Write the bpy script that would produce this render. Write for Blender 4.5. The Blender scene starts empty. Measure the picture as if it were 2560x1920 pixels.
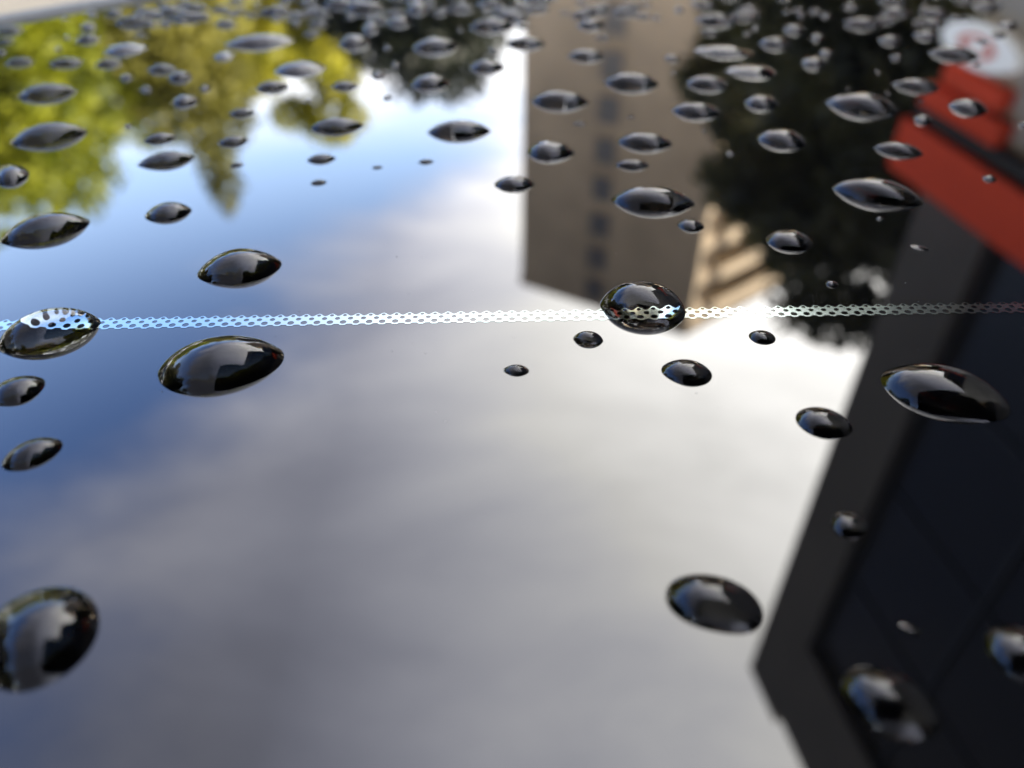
import bpy, math, random
import numpy as np
from mathutils import Vector, Matrix

S = bpy.context.scene
COL = S.collection
R = math.radians
random.seed(7)
rng = np.random.default_rng(11)

# ------------------------------------------------------------------ camera
# The roof glass is the plane z = 0; the camera is 4 cm above it.
cam_d = bpy.data.cameras.new('camera')
cam = bpy.data.objects.new('camera', cam_d)
COL.objects.link(cam)
cam.location = (0, 0, 0.04)
cam.rotation_euler = (R(90 - 39.5), 0, 0)
cam_d.sensor_width = 36
cam_d.lens = 27.19
cam_d.clip_start = 0.002
cam_d.clip_end = 2000
cam_d.dof.use_dof = True
cam_d.dof.focus_distance = 0.0690
cam_d.dof.aperture_fstop = 18.5
S.camera = cam

# ------------------------------------------------------------------ world
SUN_AZ, SUN_EL = R(112), R(33)          # azimuth from +Y towards +X
w = bpy.data.worlds.new('World')
S.world = w
w.use_nodes = True
WT = w.node_tree
WT.nodes.clear()


def mth(t, op, a, b=None, c=None, clamp=False):
    n = t.nodes.new('ShaderNodeMath')
    n.operation = op
    n.use_clamp = clamp
    for i, v in enumerate((a, b, c)):
        if v is None:
            continue
        if isinstance(v, (int, float)):
            n.inputs[i].default_value = v
        else:
            t.links.new(v, n.inputs[i])
    return n.outputs[0]


def mrange(t, v, a, b, c=0.0, d=1.0, smooth=True):
    n = t.nodes.new('ShaderNodeMapRange')
    n.interpolation_type = 'SMOOTHSTEP' if smooth else 'LINEAR'
    t.links.new(v, n.inputs[0])
    for i, x in enumerate((a, b, c, d)):
        n.inputs[i + 1].default_value = x
    return n.outputs[0]


def mixc(t, f, a, b, blend='MIX'):
    n = t.nodes.new('ShaderNodeMix')
    n.data_type = 'RGBA'
    n.blend_type = blend
    for i, v in ((0, f), (6, a), (7, b)):
        if isinstance(v, (int, float)):
            n.inputs[i].default_value = v
        elif isinstance(v, tuple):
            n.inputs[i].default_value = (*v, 1)
        else:
            t.links.new(v, n.inputs[i])
    return n.outputs[2]


def noise(t, vec, scale, detail=4.0, rough=0.55, dist=0.0):
    n = t.nodes.new('ShaderNodeTexNoise')
    if vec is not None:
        t.links.new(vec, n.inputs['Vector'])
    n.inputs['Scale'].default_value = scale
    n.inputs['Detail'].default_value = detail
    n.inputs['Roughness'].default_value = rough
    n.inputs['Distortion'].default_value = dist
    return n.outputs['Fac']


out = WT.nodes.new('ShaderNodeOutputWorld')
bg = WT.nodes.new('ShaderNodeBackground')
WT.links.new(bg.outputs[0], out.inputs[0])
sky = WT.nodes.new('ShaderNodeTexSky')
sky.sky_type = 'NISHITA'
sky.sun_disc = False
sky.sun_elevation = SUN_EL
sky.sun_rotation = SUN_AZ
sky.air_density = 1.5
sky.dust_density = 0.6
sky.ozone_density = 3.5
STRENGTH = 0.12
bg.inputs[1].default_value = STRENGTH
tc = WT.nodes.new('ShaderNodeTexCoord')
sep = WT.nodes.new('ShaderNodeSeparateXYZ')
WT.links.new(tc.outputs['Generated'], sep.inputs[0])
dz = mth(WT, 'MAXIMUM', sep.outputs[2], 0.06)
px = mth(WT, 'DIVIDE', sep.outputs[0], dz)
py = mth(WT, 'DIVIDE', sep.outputs[1], dz)
comb = WT.nodes.new('ShaderNodeCombineXYZ')
WT.links.new(px, comb.inputs[0])
WT.links.new(py, comb.inputs[1])
mp = WT.nodes.new('ShaderNodeMapping')
mp.inputs['Rotation'].default_value = (0, 0, R(-63))
mp.inputs['Scale'].default_value = (0.7, 1.35, 1)
mp.inputs['Location'].default_value = (1.3, 0.4, 0)
WT.links.new(comb.outputs[0], mp.inputs[0])
nz = noise(WT, mp.outputs[0], 1.1, 6, 0.58, 0.35)
nz2 = noise(WT, mp.outputs[0], 2.3, 5, 0.6, 0.3)
# the cloud bank: its edge runs along x = -0.75, then sweeps to the right further out
e1 = mth(WT, 'MULTIPLY', mth(WT, 'MAXIMUM', mth(WT, 'SUBTRACT', py, 1.2), 0.0), 0.43)
e2 = mth(WT, 'MULTIPLY', mth(WT, 'MAXIMUM', mth(WT, 'SUBTRACT', 0.85, py), 0.0), -0.25)
edge = mth(WT, 'ADD', mth(WT, 'ADD', e1, e2), -0.79)
dd = mth(WT, 'SUBTRACT', px, edge)
dd = mth(WT, 'ADD', dd, mth(WT, 'MULTIPLY', mth(WT, 'ADD', mth(WT, 'SUBTRACT', nz, 0.5), mth(WT, 'MULTIPLY', mth(WT, 'SUBTRACT', nz2, 0.5), 0.6)), 0.9))
cloud = mrange(WT, dd, -0.12, 0.42)
rad = mth(WT, 'SQRT', mth(WT, 'ADD', mth(WT, 'MULTIPLY', px, px), mth(WT, 'MULTIPLY', py, py)))
haze = mth(WT, 'MULTIPLY', mrange(WT, mth(WT, 'ADD', rad, mth(WT, 'MULTIPLY', nz2, 0.6)), 2.7, 3.5), 0.85)
# cloud brightness: thin bright cloud towards the sun, thick grey cloud overhead and away from it
lx = mth(WT, 'MULTIPLY', mth(WT, 'MINIMUM', mth(WT, 'MAXIMUM', px, -0.33), 0.75), 1.40)
ly = mth(WT, 'MULTIPLY', mth(WT, 'MINIMUM', mth(WT, 'MAXIMUM', py, -1.5), 1.2), 0.44)
lum = mth(WT, 'ADD', mth(WT, 'ADD', lx, ly), 0.61)
lum = mth(WT, 'MAXIMUM', lum, 0.24)
lum = mth(WT, 'MULTIPLY', lum, mrange(WT, py, -0.5, 0.5, 0.42, 1.0))
lum = mth(WT, 'MULTIPLY', lum, mrange(WT, nz2, 0.25, 0.75, 0.78, 1.22, False))
lum = mth(WT, 'MULTIPLY', lum, 1.0 / STRENGTH)
cc = WT.nodes.new('ShaderNodeCombineColor')
warm = mrange(WT, lum, 0.4 / STRENGTH, 1.3 / STRENGTH, 0.0, 1.0, False)
WT.links.new(mth(WT, 'MULTIPLY', lum, mth(WT, 'MULTIPLY_ADD', warm, 0.10, 0.93)), cc.inputs[0])
WT.links.new(mth(WT, 'MULTIPLY', lum, mth(WT, 'MULTIPLY_ADD', warm, 0.05, 0.96)), cc.inputs[1])
WT.links.new(mth(WT, 'MULTIPLY', lum, mth(WT, 'MULTIPLY_ADD', warm, -0.22, 1.19)), cc.inputs[2])
pale = mth(WT, 'MULTIPLY', mrange(WT, rad, 1.2, 2.6), 0.65)
blue = mixc(WT, 1.0, sky.outputs[0], (0.86, 0.92, 1.25), 'MULTIPLY')
skyb = mixc(WT, pale, blue, tuple(v / STRENGTH for v in (0.62, 0.85, 1.18)))
c0 = mixc(WT, haze, skyb, tuple(v / STRENGTH for v in (1.04, 1.02, 1.0)))
c1 = mixc(WT, cloud, c0, cc.outputs[0])
WT.links.new(c1, bg.inputs[0])

# ------------------------------------------------------------------ sun
sd = bpy.data.lights.new('sun', 'SUN')
sd.energy = 5.0
sd.angle = R(0.5)
sd.color = (1.0, 0.90, 0.76)
sun = bpy.data.objects.new('sun', sd)
COL.objects.link(sun)
sdir = Vector((math.sin(SUN_AZ) * math.cos(SUN_EL), math.cos(SUN_AZ) * math.cos(SUN_EL), math.sin(SUN_EL)))
sun.rotation_euler = sdir.to_track_quat('Z', 'Y').to_euler()
sun.location = sdir * 60

S.view_settings.view_transform = 'Standard'
S.view_settings.look = 'None'
S.view_settings.exposure = 3.0
S.view_settings.gamma = 1
S.view_settings.use_curve_mapping = False
S.cycles.use_denoising = True
S.cycles.max_bounces = 14
S.cycles.transmission_bounces = 10
S.cycles.glossy_bounces = 8
S.cycles.diffuse_bounces = 3
S.cycles.caustics_reflective = True
S.cycles.caustics_refractive = True
S.cycles.sample_clamp_indirect = 12


# ------------------------------------------------------------------ helpers
def new_mat(name):
    m = bpy.data.materials.new(name)
    m.use_nodes = True
    return m, m.node_tree, m.node_tree.nodes['Principled BSDF']


def mat(name, col, rough=0.6, metal=0.0, var=0.0, scale=3.0, col2=None, bump=0.0, bscale=40.0, ior=None):
    m, t, b = new_mat(name)
    b.inputs['Base Color'].default_value = (*col, 1)
    b.inputs['Roughness'].default_value = rough
    b.inputs['Metallic'].default_value = metal
    if ior:
        b.inputs['IOR'].default_value = ior
    if var or col2 or bump:
        g = t.nodes.new('ShaderNodeTexCoord')
        if var or col2:
            f = noise(t, g.outputs['Object'], scale, 5, 0.6)
            a = tuple(c * (1 - var) for c in col)
            c2 = col2 or tuple(min(1, c * (1 + var)) for c in col)
            f = mrange(t, f, 0.3, 0.7)
            t.links.new(mixc(t, f, a, c2), b.inputs['Base Color'])
        if bump:
            bn = t.nodes.new('ShaderNodeBump')
            bn.inputs['Strength'].default_value = bump
            bn.inputs['Distance'].default_value = 0.02
            t.links.new(noise(t, g.outputs['Object'], bscale, 4, 0.6), bn.inputs['Height'])
            t.links.new(bn.outputs[0], b.inputs['Normal'])
    return m


class MB:
    """Collects faces, then links them as one mesh object."""
    def __init__(s):
        s.v, s.f = [], []

    def add(s, vs, fs):
        o = len(s.v)
        s.v += [tuple(p) for p in vs]
        s.f += [tuple(i + o for i in f) for f in fs]
        return s

    def box(s, x0, x1, y0, y1, z0, z1):
        return s.add([(x0, y0, z0), (x1, y0, z0), (x1, y1, z0), (x0, y1, z0),
                      (x0, y0, z1), (x1, y0, z1), (x1, y1, z1), (x0, y1, z1)],
                     [(3, 2, 1, 0), (4, 5, 6, 7), (0, 1, 5, 4), (1, 2, 6, 5), (2, 3, 7, 6), (3, 0, 4, 7)])

    def prism(s, pts, z0, z1):
        n = len(pts)
        vs = [(x, y, z0) for x, y in pts] + [(x, y, z1) for x, y in pts]
        fs = [tuple(range(n - 1, -1, -1)), tuple(range(n, 2 * n))]
        fs += [(i, (i + 1) % n, n + (i + 1) % n, n + i) for i in range(n)]
        return s.add(vs, fs)

    def loft(s, rings, caps=True):
        n = len(rings[0])
        vs = [p for r in rings for p in r]
        fs = []
        for k in range(len(rings) - 1):
            for i in range(n):
                j = (i + 1) % n
                fs.append((k * n + i, k * n + j, (k + 1) * n + j, (k + 1) * n + i))
        if caps:
            fs.append(tuple(range(n - 1, -1, -1)))
            fs.append(tuple((len(rings) - 1) * n + i for i in range(n)))
        return s.add(vs, fs)

    def tube(s, pts, radii, n=8):
        rings = []
        for k, p in enumerate(pts):
            p = Vector(p)
            q = Vector(pts[min(k + 1, len(pts) - 1)]) - Vector(pts[max(k - 1, 0)])
            q.normalize()
            a = q.orthogonal().normalized()
            b = q.cross(a)
            rings.append([p + (a * math.cos(6.2832 * i / n) + b * math.sin(6.2832 * i / n)) * radii[k] for i in range(n)])
        return s.loft(rings)

    def build(s, name, m, parent=None, smooth=False, loc=None, rz=0.0):
        me = bpy.data.meshes.new(name)
        me.from_pydata(s.v, [], s.f)
        me.update()
        if smooth:
            me.polygons.foreach_set('use_smooth', [True] * len(me.polygons))
        me.materials.append(m)
        o = bpy.data.objects.new(name, me)
        COL.objects.link(o)
        if parent:
            o.parent = parent
        if loc:
            o.location = loc
        o.rotation_euler = (0, 0, rz)
        return o


def tag(o, label=None, cat=None, group=None, kind=None):
    for k, v in (('label', label), ('category', cat), ('group', group), ('kind', kind)):
        if v:
            o[k] = v
    return o


def thing(name, label, cat, loc=(0, 0, 0), rz=0.0, group=None):
    o = bpy.data.objects.new(name, None)
    COL.objects.link(o)
    o.location = loc
    o.rotation_euler = (0, 0, rz)
    o.empty_display_size = 0.1
    return tag(o, label, cat, group)


def copy_tree(o, parent):
    c = o.copy()
    COL.objects.link(c)
    c.parent = parent
    for ch in list(o.children):
        copy_tree(ch, c)
    return c


def rrect(x0, x1, y0, y1, r, z, n=10):
    pts = []
    for cx, cy, a0 in ((x1 - r, y1 - r, 0), (x0 + r, y1 - r, 90), (x0 + r, y0 + r, 180), (x1 - r, y0 + r, 270)):
        for i in range(n + 1):
            a = R(a0 + 90 * i / n)
            pts.append((cx + r * math.cos(a), cy + r * math.sin(a), z))
    return pts


GZ = -1.45                                   # ground level below the car roof

# ------------------------------------------------------------------ ground
m_ground = mat('parking_asphalt', (0.06, 0.058, 0.055), 0.9, var=0.15, scale=0.6, bump=0.2, bscale=12)
m_asph = mat('asphalt', (0.05, 0.05, 0.052), 0.9, var=0.2, scale=2.0, bump=0.3, bscale=60)
g = MB().add([(-600, -600, GZ), (600, -600, GZ), (600, 600, GZ), (-600, 600, GZ)], [(0, 1, 2, 3)]).build('ground', m_ground)
tag(g, 'dark asphalt ground stretching away around the car', kind='structure')
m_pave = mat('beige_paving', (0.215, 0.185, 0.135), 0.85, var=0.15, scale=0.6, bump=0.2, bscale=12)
m_bounce = mat('pale_bounce_slab', (0.56, 0.47, 0.35), 0.85, var=0.12, scale=0.5)
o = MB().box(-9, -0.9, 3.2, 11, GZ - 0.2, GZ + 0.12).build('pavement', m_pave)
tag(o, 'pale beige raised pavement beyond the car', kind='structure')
o = MB().box(-16, 32, 19, 41, GZ - 0.2, GZ + 0.12).build('bounce_slab', m_bounce)  # unseen slab, added to bounce sunlight onto the lower floors
tag(o, 'unseen pale beige slab added to bounce sunlight onto the tower block', kind='structure')
MB().box(-300, 300, -9, -2.6, GZ - 0.2, GZ + 0.004).build('road', m_asph)
tag(bpy.data.objects['road'], 'dark asphalt road running behind the car', kind='structure')

# ------------------------------------------------------------------ tower block (seen mirrored in the glass)
K = 35 / 30
TL, TN = Vector((0.67 * K, 47.85 * K)), Vector((11.42 * K, 41.41 * K))
u1 = (TN - TL).normalized()
u2 = Vector((5.64, 4.376)).normalized()
TR = TN + u2 * 15
TB = TL + u2 * 15
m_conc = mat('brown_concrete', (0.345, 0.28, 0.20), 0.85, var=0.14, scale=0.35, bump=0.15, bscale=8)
m_sunlit_cream = mat('sunlit_cream_render', (0.74, 0.60, 0.42), 0.8, var=0.08, scale=0.5)  # sunlight put into the colour: flank paler than the concrete walls
m_frame = mat('window_frame', (0.10, 0.095, 0.09), 0.5)
m_pane = mat('window_glass', (0.085, 0.072, 0.058), 0.3)
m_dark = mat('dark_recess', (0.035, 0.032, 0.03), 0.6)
tower = thing('tower_block', 'tall brown concrete tower block with one column of dark windows, sunlit-cream balconies on its side', 'building')
TZ = 35.0
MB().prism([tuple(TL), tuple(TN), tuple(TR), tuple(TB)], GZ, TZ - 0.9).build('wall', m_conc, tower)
MB().prism([tuple(TL - u1 * .06 - u2 * .06), tuple(TN + u1 * .06 - u2 * .06), tuple(TR + u1 * .06 + u2 * .06), tuple(TB - u1 * .06 + u2 * .06)], TZ - 0.9, TZ).build('parapet', m_conc, tower)
ang1 = math.atan2(u1.y, u1.x)
ang2 = math.atan2(u2.y, u2.x)
FL = 2.87
win = None
for k in range(12):
    z = 33.3 - FL * k - 0.95
    p = TL + u1 * (6.75 - 0.75)
    if win is None:
        f = MB()
        f.box(0, 1.5, -0.14, 0.05, 0, 0.12).box(0, 1.5, -0.14, 0.05, 1.78, 1.9).box(0, .1, -0.14, .05, .12, 1.78).box(1.4, 1.5, -.14, .05, .12, 1.78).box(.71, .79, -.11, .04, .12, 1.78)
        win = f.build('window', m_frame, tower)
        MB().box(.1, .71, -.05, -.02, .12, 1.78).build('pane', m_pane, win)
        MB().box(.79, 1.4, -.05, -.02, .12, 1.78).build('pane', m_pane, win)
        MB().box(-.08, 1.58, -.22, -.02, -.07, -.003).build('sill', m_conc, win)
        o = win
    else:
        o = copy_tree(win, tower)
    o.location = (p.x, p.y, z)
    o.rotation_euler = (0, 0, ang1)
# balconies up the sunlit flank
skin = MB().box(0.02, 14.9, -0.10, -0.004, GZ + .2, TZ - .95).build('side_wall', m_sunlit_cream, tower, loc=(TN.x, TN.y, 0), rz=ang2)
bal = None
for k in range(12):
    z = 34.0 - FL * k - 2.5
    if bal is None:
        b = MB().box(1.1, 13.5, -1.35, -0.104, 0, 0.16).box(1.1, 13.5, -1.35, -1.24, .163, 1.05)
        b.box(1.1, 1.22, -1.238, -.104, .163, 1.05).box(13.38, 13.5, -1.238, -.104, .163, 1.05)
        bal = b.build('balcony', m_sunlit_cream, tower)
        MB().box(1.6, 13.0, -0.16, -0.106, .18, 2.3).build('balcony_door', m_dark, bal)
        o = bal
    else:
        o = copy_tree(bal, tower)
    o.location = (TN.x, TN.y, z)
    o.rotation_euler = (0, 0, ang2)

# ------------------------------------------------------------------ dark office building on the right
m_fac = mat('dark_stone', (0.100, 0.083, 0.064), 0.85, var=0.12, scale=0.8)
m_beige = mat('beige_wall', (0.46, 0.385, 0.30), 0.8, var=0.1, scale=0.7)
m_red = mat('red_enamel', (0.85, 0.085, 0.030), 0.8, var=0.05, scale=2)
m_red.node_tree.nodes['Principled BSDF'].inputs['Specular IOR Level'].default_value = 0.15
m_white = mat('white_enamel', (0.85, 0.85, 0.82), 0.4)
m_glow = mat('glowing_sign_face', (0.85, 0.85, 0.82), 0.4)
m_glow.node_tree.nodes['Principled BSDF'].inputs['Emission Color'].default_value = (1, 0.98, 0.93, 1)
m_glow.node_tree.nodes['Principled BSDF'].inputs['Emission Strength'].default_value = 0.10  # faint glow added so the oval sign face comes out whiter
m_fglass = mat('blue_facade_glass', (0.024, 0.021, 0.018), 0.10, ior=1.20)
m_mull = mat('mullion_metal', (0.016, 0.016, 0.017), 0.5)
C = Vector((5.026, 8.811))
uf = Vector((0.1789, -0.9839))
af = math.atan2(uf.y, uf.x)
bld = thing('office_building', 'dark stone and blue glass office building with a red fascia band', 'building', (C.x, C.y, 0), af)
# local frame: x runs along the facade towards the camera, -y faces the car, +y goes into the building
MB().box(0, 1.2, 0, 14, 4.0, 15.0).build('corner_pier', m_fac, bld)
MB().box(1.203, 18, 0.30, 14, 4.0, 12.3).build('core', m_dark, bld)
MB().box(1.203, 18, 0, 14, 12.303, 14.7).build('roof_band', m_fac, bld)
MB().box(0, 2.4, 0.02, 14, GZ, 3.98).build('base_wall', m_beige, bld)
MB().box(2.403, 18, 0.05, 14, GZ, 3.98).build('base_wall', m_fac, bld)
MB().box(-0.42, 3.4, -0.28, 0.017, 3.38, 3.99).build('fascia', m_red, bld)
MB().box(-0.35, 3.3, -0.16, 0.017, 3.24, 3.376).build('dark_gap_strip', m_dark, bld)  # dark strip filling the gap below the fascia
pane = None
for i in range(8):
    for j in range(4):
        x = 1.25 + i * 2.08
        z = 4.03 + j * 2.07
        if pane is None:
            pane = MB().box(0, 2.0, .20, .26, 0, 2.0).build('pane', m_fglass, bld)
            o = pane
        else:
            o = copy_tree(pane, bld)
        o.location = (x, 0, z)
for i in range(9):
    MB().box(1.21 + i * 2.08, 1.245 + i * 2.08, .12, .297, 4.003, 12.3).build('mullion', m_mull, bld)
for j in range(1, 4):
    MB().box(1.25, 17.9, .16, .297, 3.995 + j * 2.07, 4.025 + j * 2.07).build('transom', m_mull, bld)
cw = Matrix.Rotation(af, 3, 'Z')


def on_f(x, y, z):
    p = cw @ Vector((x, y, z))
    return (p.x + C.x, p.y + C.y, p.z)


o = MB().box(0, 1.35, -.14, .015, 0, .24).build('shop_sign', m_red, loc=on_f(-.40, 0, 2.98), rz=af)
tag(o, 'long red sign block directly under the red fascia band', 'sign')
o = MB().box(0, 1.0, -.12, .015, 0, .20).build('shop_sign', m_red, loc=on_f(-.20, 0, 2.70), rz=af)
tag(o, 'short red sign block on beige wall, just above the white oval sign', 'sign')
ov = thing('oval_sign', 'white oval shop sign with red oval emblem on the beige wall', 'sign', on_f(0.17, 0, 2.42), af)


def oval(a, b, y0, y1, n=40):
    m = MB()
    r0 = [(a * math.cos(6.2832 * i / n), y0, b * math.sin(6.2832 * i / n)) for i in range(n)]
    r1 = [(x, y1, z) for x, _, z in r0]
    return m.loft([r1, r0])


oval(.62, .21, -.12, .015).build('panel', m_glow, ov)
ring = MB()
n = 40
pts = []
for r, y in ((.30, -.1235), (.30, -.13), (.19, -.13), (.19, -.1235)):
    pts.append([(r * math.cos(6.2832 * i / n), y, r * .36 * math.sin(6.2832 * i / n)) for i in range(n)])
ring.loft(pts, caps=False).build('emblem', m_red, ov)

# ------------------------------------------------------------------ trees
m_bark = mat('bark', (0.09, 0.07, 0.05), 0.9, var=0.3, scale=6)


def leaf_mat(name, c1, c2, trans=0.35):
    m, t, b = new_mat(name)
    g = t.nodes.new('ShaderNodeTexCoord')
    f = mrange(t, noise(t, g.outputs['Object'], 0.9, 4, 0.65), 0.32, 0.68)
    col = mixc(t, f, c1, c2)
    t.links.new(col, b.inputs['Base Color'])
    b.inputs['Roughness'].default_value = 0.55
    tr = t.nodes.new('ShaderNodeBsdfTranslucent')
    t.links.new(col, tr.inputs[0])
    mx = t.nodes.new('ShaderNodeMixShader')
    mx.inputs[0].default_value = trans
    t.links.new(b.outputs[0], mx.inputs[1])
    t.links.new(tr.outputs[0], mx.inputs[2])
    t.links.new(mx.outputs[0], t.nodes['Material Output'].inputs[0])
    return m


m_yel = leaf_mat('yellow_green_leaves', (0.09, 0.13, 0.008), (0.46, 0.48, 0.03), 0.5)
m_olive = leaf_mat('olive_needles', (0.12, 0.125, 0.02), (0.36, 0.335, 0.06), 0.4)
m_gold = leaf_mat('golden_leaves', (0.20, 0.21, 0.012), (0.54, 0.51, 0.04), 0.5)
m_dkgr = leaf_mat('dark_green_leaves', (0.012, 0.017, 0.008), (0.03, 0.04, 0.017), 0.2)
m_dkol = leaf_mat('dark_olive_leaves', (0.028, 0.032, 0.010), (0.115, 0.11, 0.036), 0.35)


def leaves(centers, radii, count, size, flat=0.75):
    """count leaf-sized quads scattered through a set of clumps."""
    centers = np.array(centers)
    radii = np.array(radii)
    wgt = radii ** 2
    idx = rng.choice(len(centers), count, p=wgt / wgt.sum())
    d = rng.normal(size=(count, 3))
    d /= np.linalg.norm(d, axis=1)[:, None]
    rr = radii[idx] * rng.uniform(0.55, 1.06, count)
    p = centers[idx] + d * rr[:, None] * np.array([1, 1, flat])
    a = rng.normal(size=(count, 3))
    a /= np.linalg.norm(a, axis=1)[:, None]
    b = np.cross(a, rng.normal(size=(count, 3)))
    b /= np.linalg.norm(b, axis=1)[:, None]
    s = size * rng.uniform(0.6, 1.3, count)[:, None]
    V = np.empty((count, 4, 3))
    V[:, 0] = p - a * s
    V[:, 1] = p + b * s * 0.55
    V[:, 2] = p + a * s
    V[:, 3] = p - b * s * 0.55
    return V.reshape(-1, 3)


def leaf_obj(name, V, m, parent):
    me = bpy.data.meshes.new(name)
    nq = len(V) // 4
    me.vertices.add(len(V))
    me.vertices.foreach_set('co', V.astype(np.float32).ravel())
    me.loops.add(nq * 4)
    me.loops.foreach_set('vertex_index', np.arange(nq * 4, dtype=np.int32))
    me.polygons.add(nq)
    me.polygons.foreach_set('loop_start', np.arange(nq, dtype=np.int32) * 4)
    me.update(calc_edges=True)
    me.materials.append(m)
    o = bpy.data.objects.new(name, me)
    COL.objects.link(o)
    o.parent = parent
    o['kind'] = 'stuff'
    return o


def pol(az, dist):
    return dist * math.sin(R(az)), dist * math.cos(R(az))


def tree(name, label, az, dist, top, rad, m, bottom, count=6000, size=0.16, nclump=34, group='trees reflected in the glass'):
    """top and bottom of the crown are heights above the roof glass."""
    x, y = pol(az, dist)
    t = thing(name, label, 'tree', (x, y, GZ), group=group)
    top -= GZ
    bottom -= GZ
    cz, hz = (top + bottom) / 2, (top - bottom) / 2
    cs, rs = [], []
    for i in range(nclump):
        d = rng.normal(size=3)
        d /= np.linalg.norm(d)
        q = rng.uniform(0.35, 0.86)
        r = rad * rng.uniform(0.20, 0.38)
        cs.append((d[0] * q * rad, d[1] * q * rad, cz + d[2] * q * hz))
        rs.append(r)
    leaf_obj('crown', leaves(cs, rs, count, size), m, t)
    tr = MB().tube([(0, 0, 0), (.1, .05, bottom * .5), (0, .1, bottom), (.1, 0, cz + hz * .5)], [.28, .22, .17, .05])
    for i in range(9):
        c = cs[i]
        tr.tube([(0, .08, bottom * .8 + (cz - bottom) * random.random() * .7), (c[0] * .5, c[1] * .5, c[2] * .8 + bottom * .15), c], [.10, .07, .03], 6)
    tr.build('trunk', m_bark, t, smooth=True)
    return t


def conifer(label, az, dist, top, rad, m, count=7000, size=0.15, bottom=0.5):
    x, y = pol(az, dist)
    t = thing('conifer', label, 'tree', (x, y, GZ), group='trees reflected in the glass')
    top -= GZ
    cs, rs = [], []
    for i in range(70):
        f = (i + .5) / 70
        z = bottom + (top - bottom) * (1 - (1 - f) ** 1.15)
        r = rad * (1 - f) ** 0.8 * random.uniform(.62, 1.25)
        a = i * 2.4
        cs.append((r * .62 * math.cos(a), r * .62 * math.sin(a), z))
        rs.append(max(.16, r * .55))
    leaf_obj('crown', leaves(cs, rs, count, size, 1.1), m, t)
    MB().tube([(0, 0, 0), (0, 0, top * .5), (0, 0, top * .96)], [.22, .13, .03]).build('trunk', m_bark, t, smooth=True)
    return t


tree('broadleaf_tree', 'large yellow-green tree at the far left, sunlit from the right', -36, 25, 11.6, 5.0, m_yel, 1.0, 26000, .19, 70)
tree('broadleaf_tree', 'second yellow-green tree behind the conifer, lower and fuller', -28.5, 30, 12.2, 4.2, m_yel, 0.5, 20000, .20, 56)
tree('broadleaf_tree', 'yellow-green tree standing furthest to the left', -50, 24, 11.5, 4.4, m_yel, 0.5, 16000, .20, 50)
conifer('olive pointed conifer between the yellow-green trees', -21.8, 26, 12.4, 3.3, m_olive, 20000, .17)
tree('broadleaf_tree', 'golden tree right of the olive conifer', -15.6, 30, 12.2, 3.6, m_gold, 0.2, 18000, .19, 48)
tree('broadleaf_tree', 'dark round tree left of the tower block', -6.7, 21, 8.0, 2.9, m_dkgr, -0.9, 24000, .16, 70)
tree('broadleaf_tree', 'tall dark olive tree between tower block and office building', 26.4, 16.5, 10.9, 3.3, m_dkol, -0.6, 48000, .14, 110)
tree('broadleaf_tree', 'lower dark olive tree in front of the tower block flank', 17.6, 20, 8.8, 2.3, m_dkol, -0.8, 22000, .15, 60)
tree('broadleaf_tree', 'dark tree behind the car, nearest on its left side', -112, 9, 6.5, 2.8, m_dkgr, 0.8, 6000, .16, 30, 'trees behind the car')
tree('broadleaf_tree', 'dark tree behind the car, taller and further left', -84, 15, 8.2, 3.6, m_dkol, 0.8, 6000, .18, 30, 'trees behind the car')
tree('broadleaf_tree', 'dark tree behind the car beside the low house', -150, 20, 7.5, 3.4, m_dkol, 0.8, 5000, .18, 30, 'trees behind the car')
tree('broadleaf_tree', 'yellow-green tree on the left between near trees', -65, 22, 8.8, 3.6, m_yel, 0.8, 5000, .18, 30, 'trees behind the car')
tree('broadleaf_tree', 'broad dark olive tree directly left of the car', -78, 17, 10.5, 4.6, m_dkol, 0.0, 16000, .19, 60, 'trees behind the car')
tree('broadleaf_tree', 'broad dark green tree left of the road', -98, 15, 9.0, 4.4, m_dkgr, 0.0, 16000, .19, 60, 'trees behind the car')
tree('broadleaf_tree', 'broad dark olive tree at the roadside behind left', -128, 15, 8.0, 4.2, m_dkol, 0.0, 14000, .19, 56, 'trees behind the car')
tree('broadleaf_tree', 'dark olive tree at the left end of the low house', -165, 17, 7.0, 3.0, m_dkol, 0.5, 6000, .18, 30, 'trees behind the car')


# a far belt of woodland closes the view all round
ang = np.sort(rng.uniform(0, 6.2832, 420))
dist = rng.uniform(62, 82, 420)
cs = np.stack([dist * np.sin(ang), dist * np.cos(ang), rng.uniform(.5, 6.0, 420) + 1.5 * np.sin(ang * 9)], 1)
wd = leaf_obj('far_wood', leaves(cs, rng.uniform(2.0, 3.6, 420), 42000, .55), m_dkol, None)
tag(wd, 'distant belt of dark woodland all round', kind='stuff')

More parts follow.
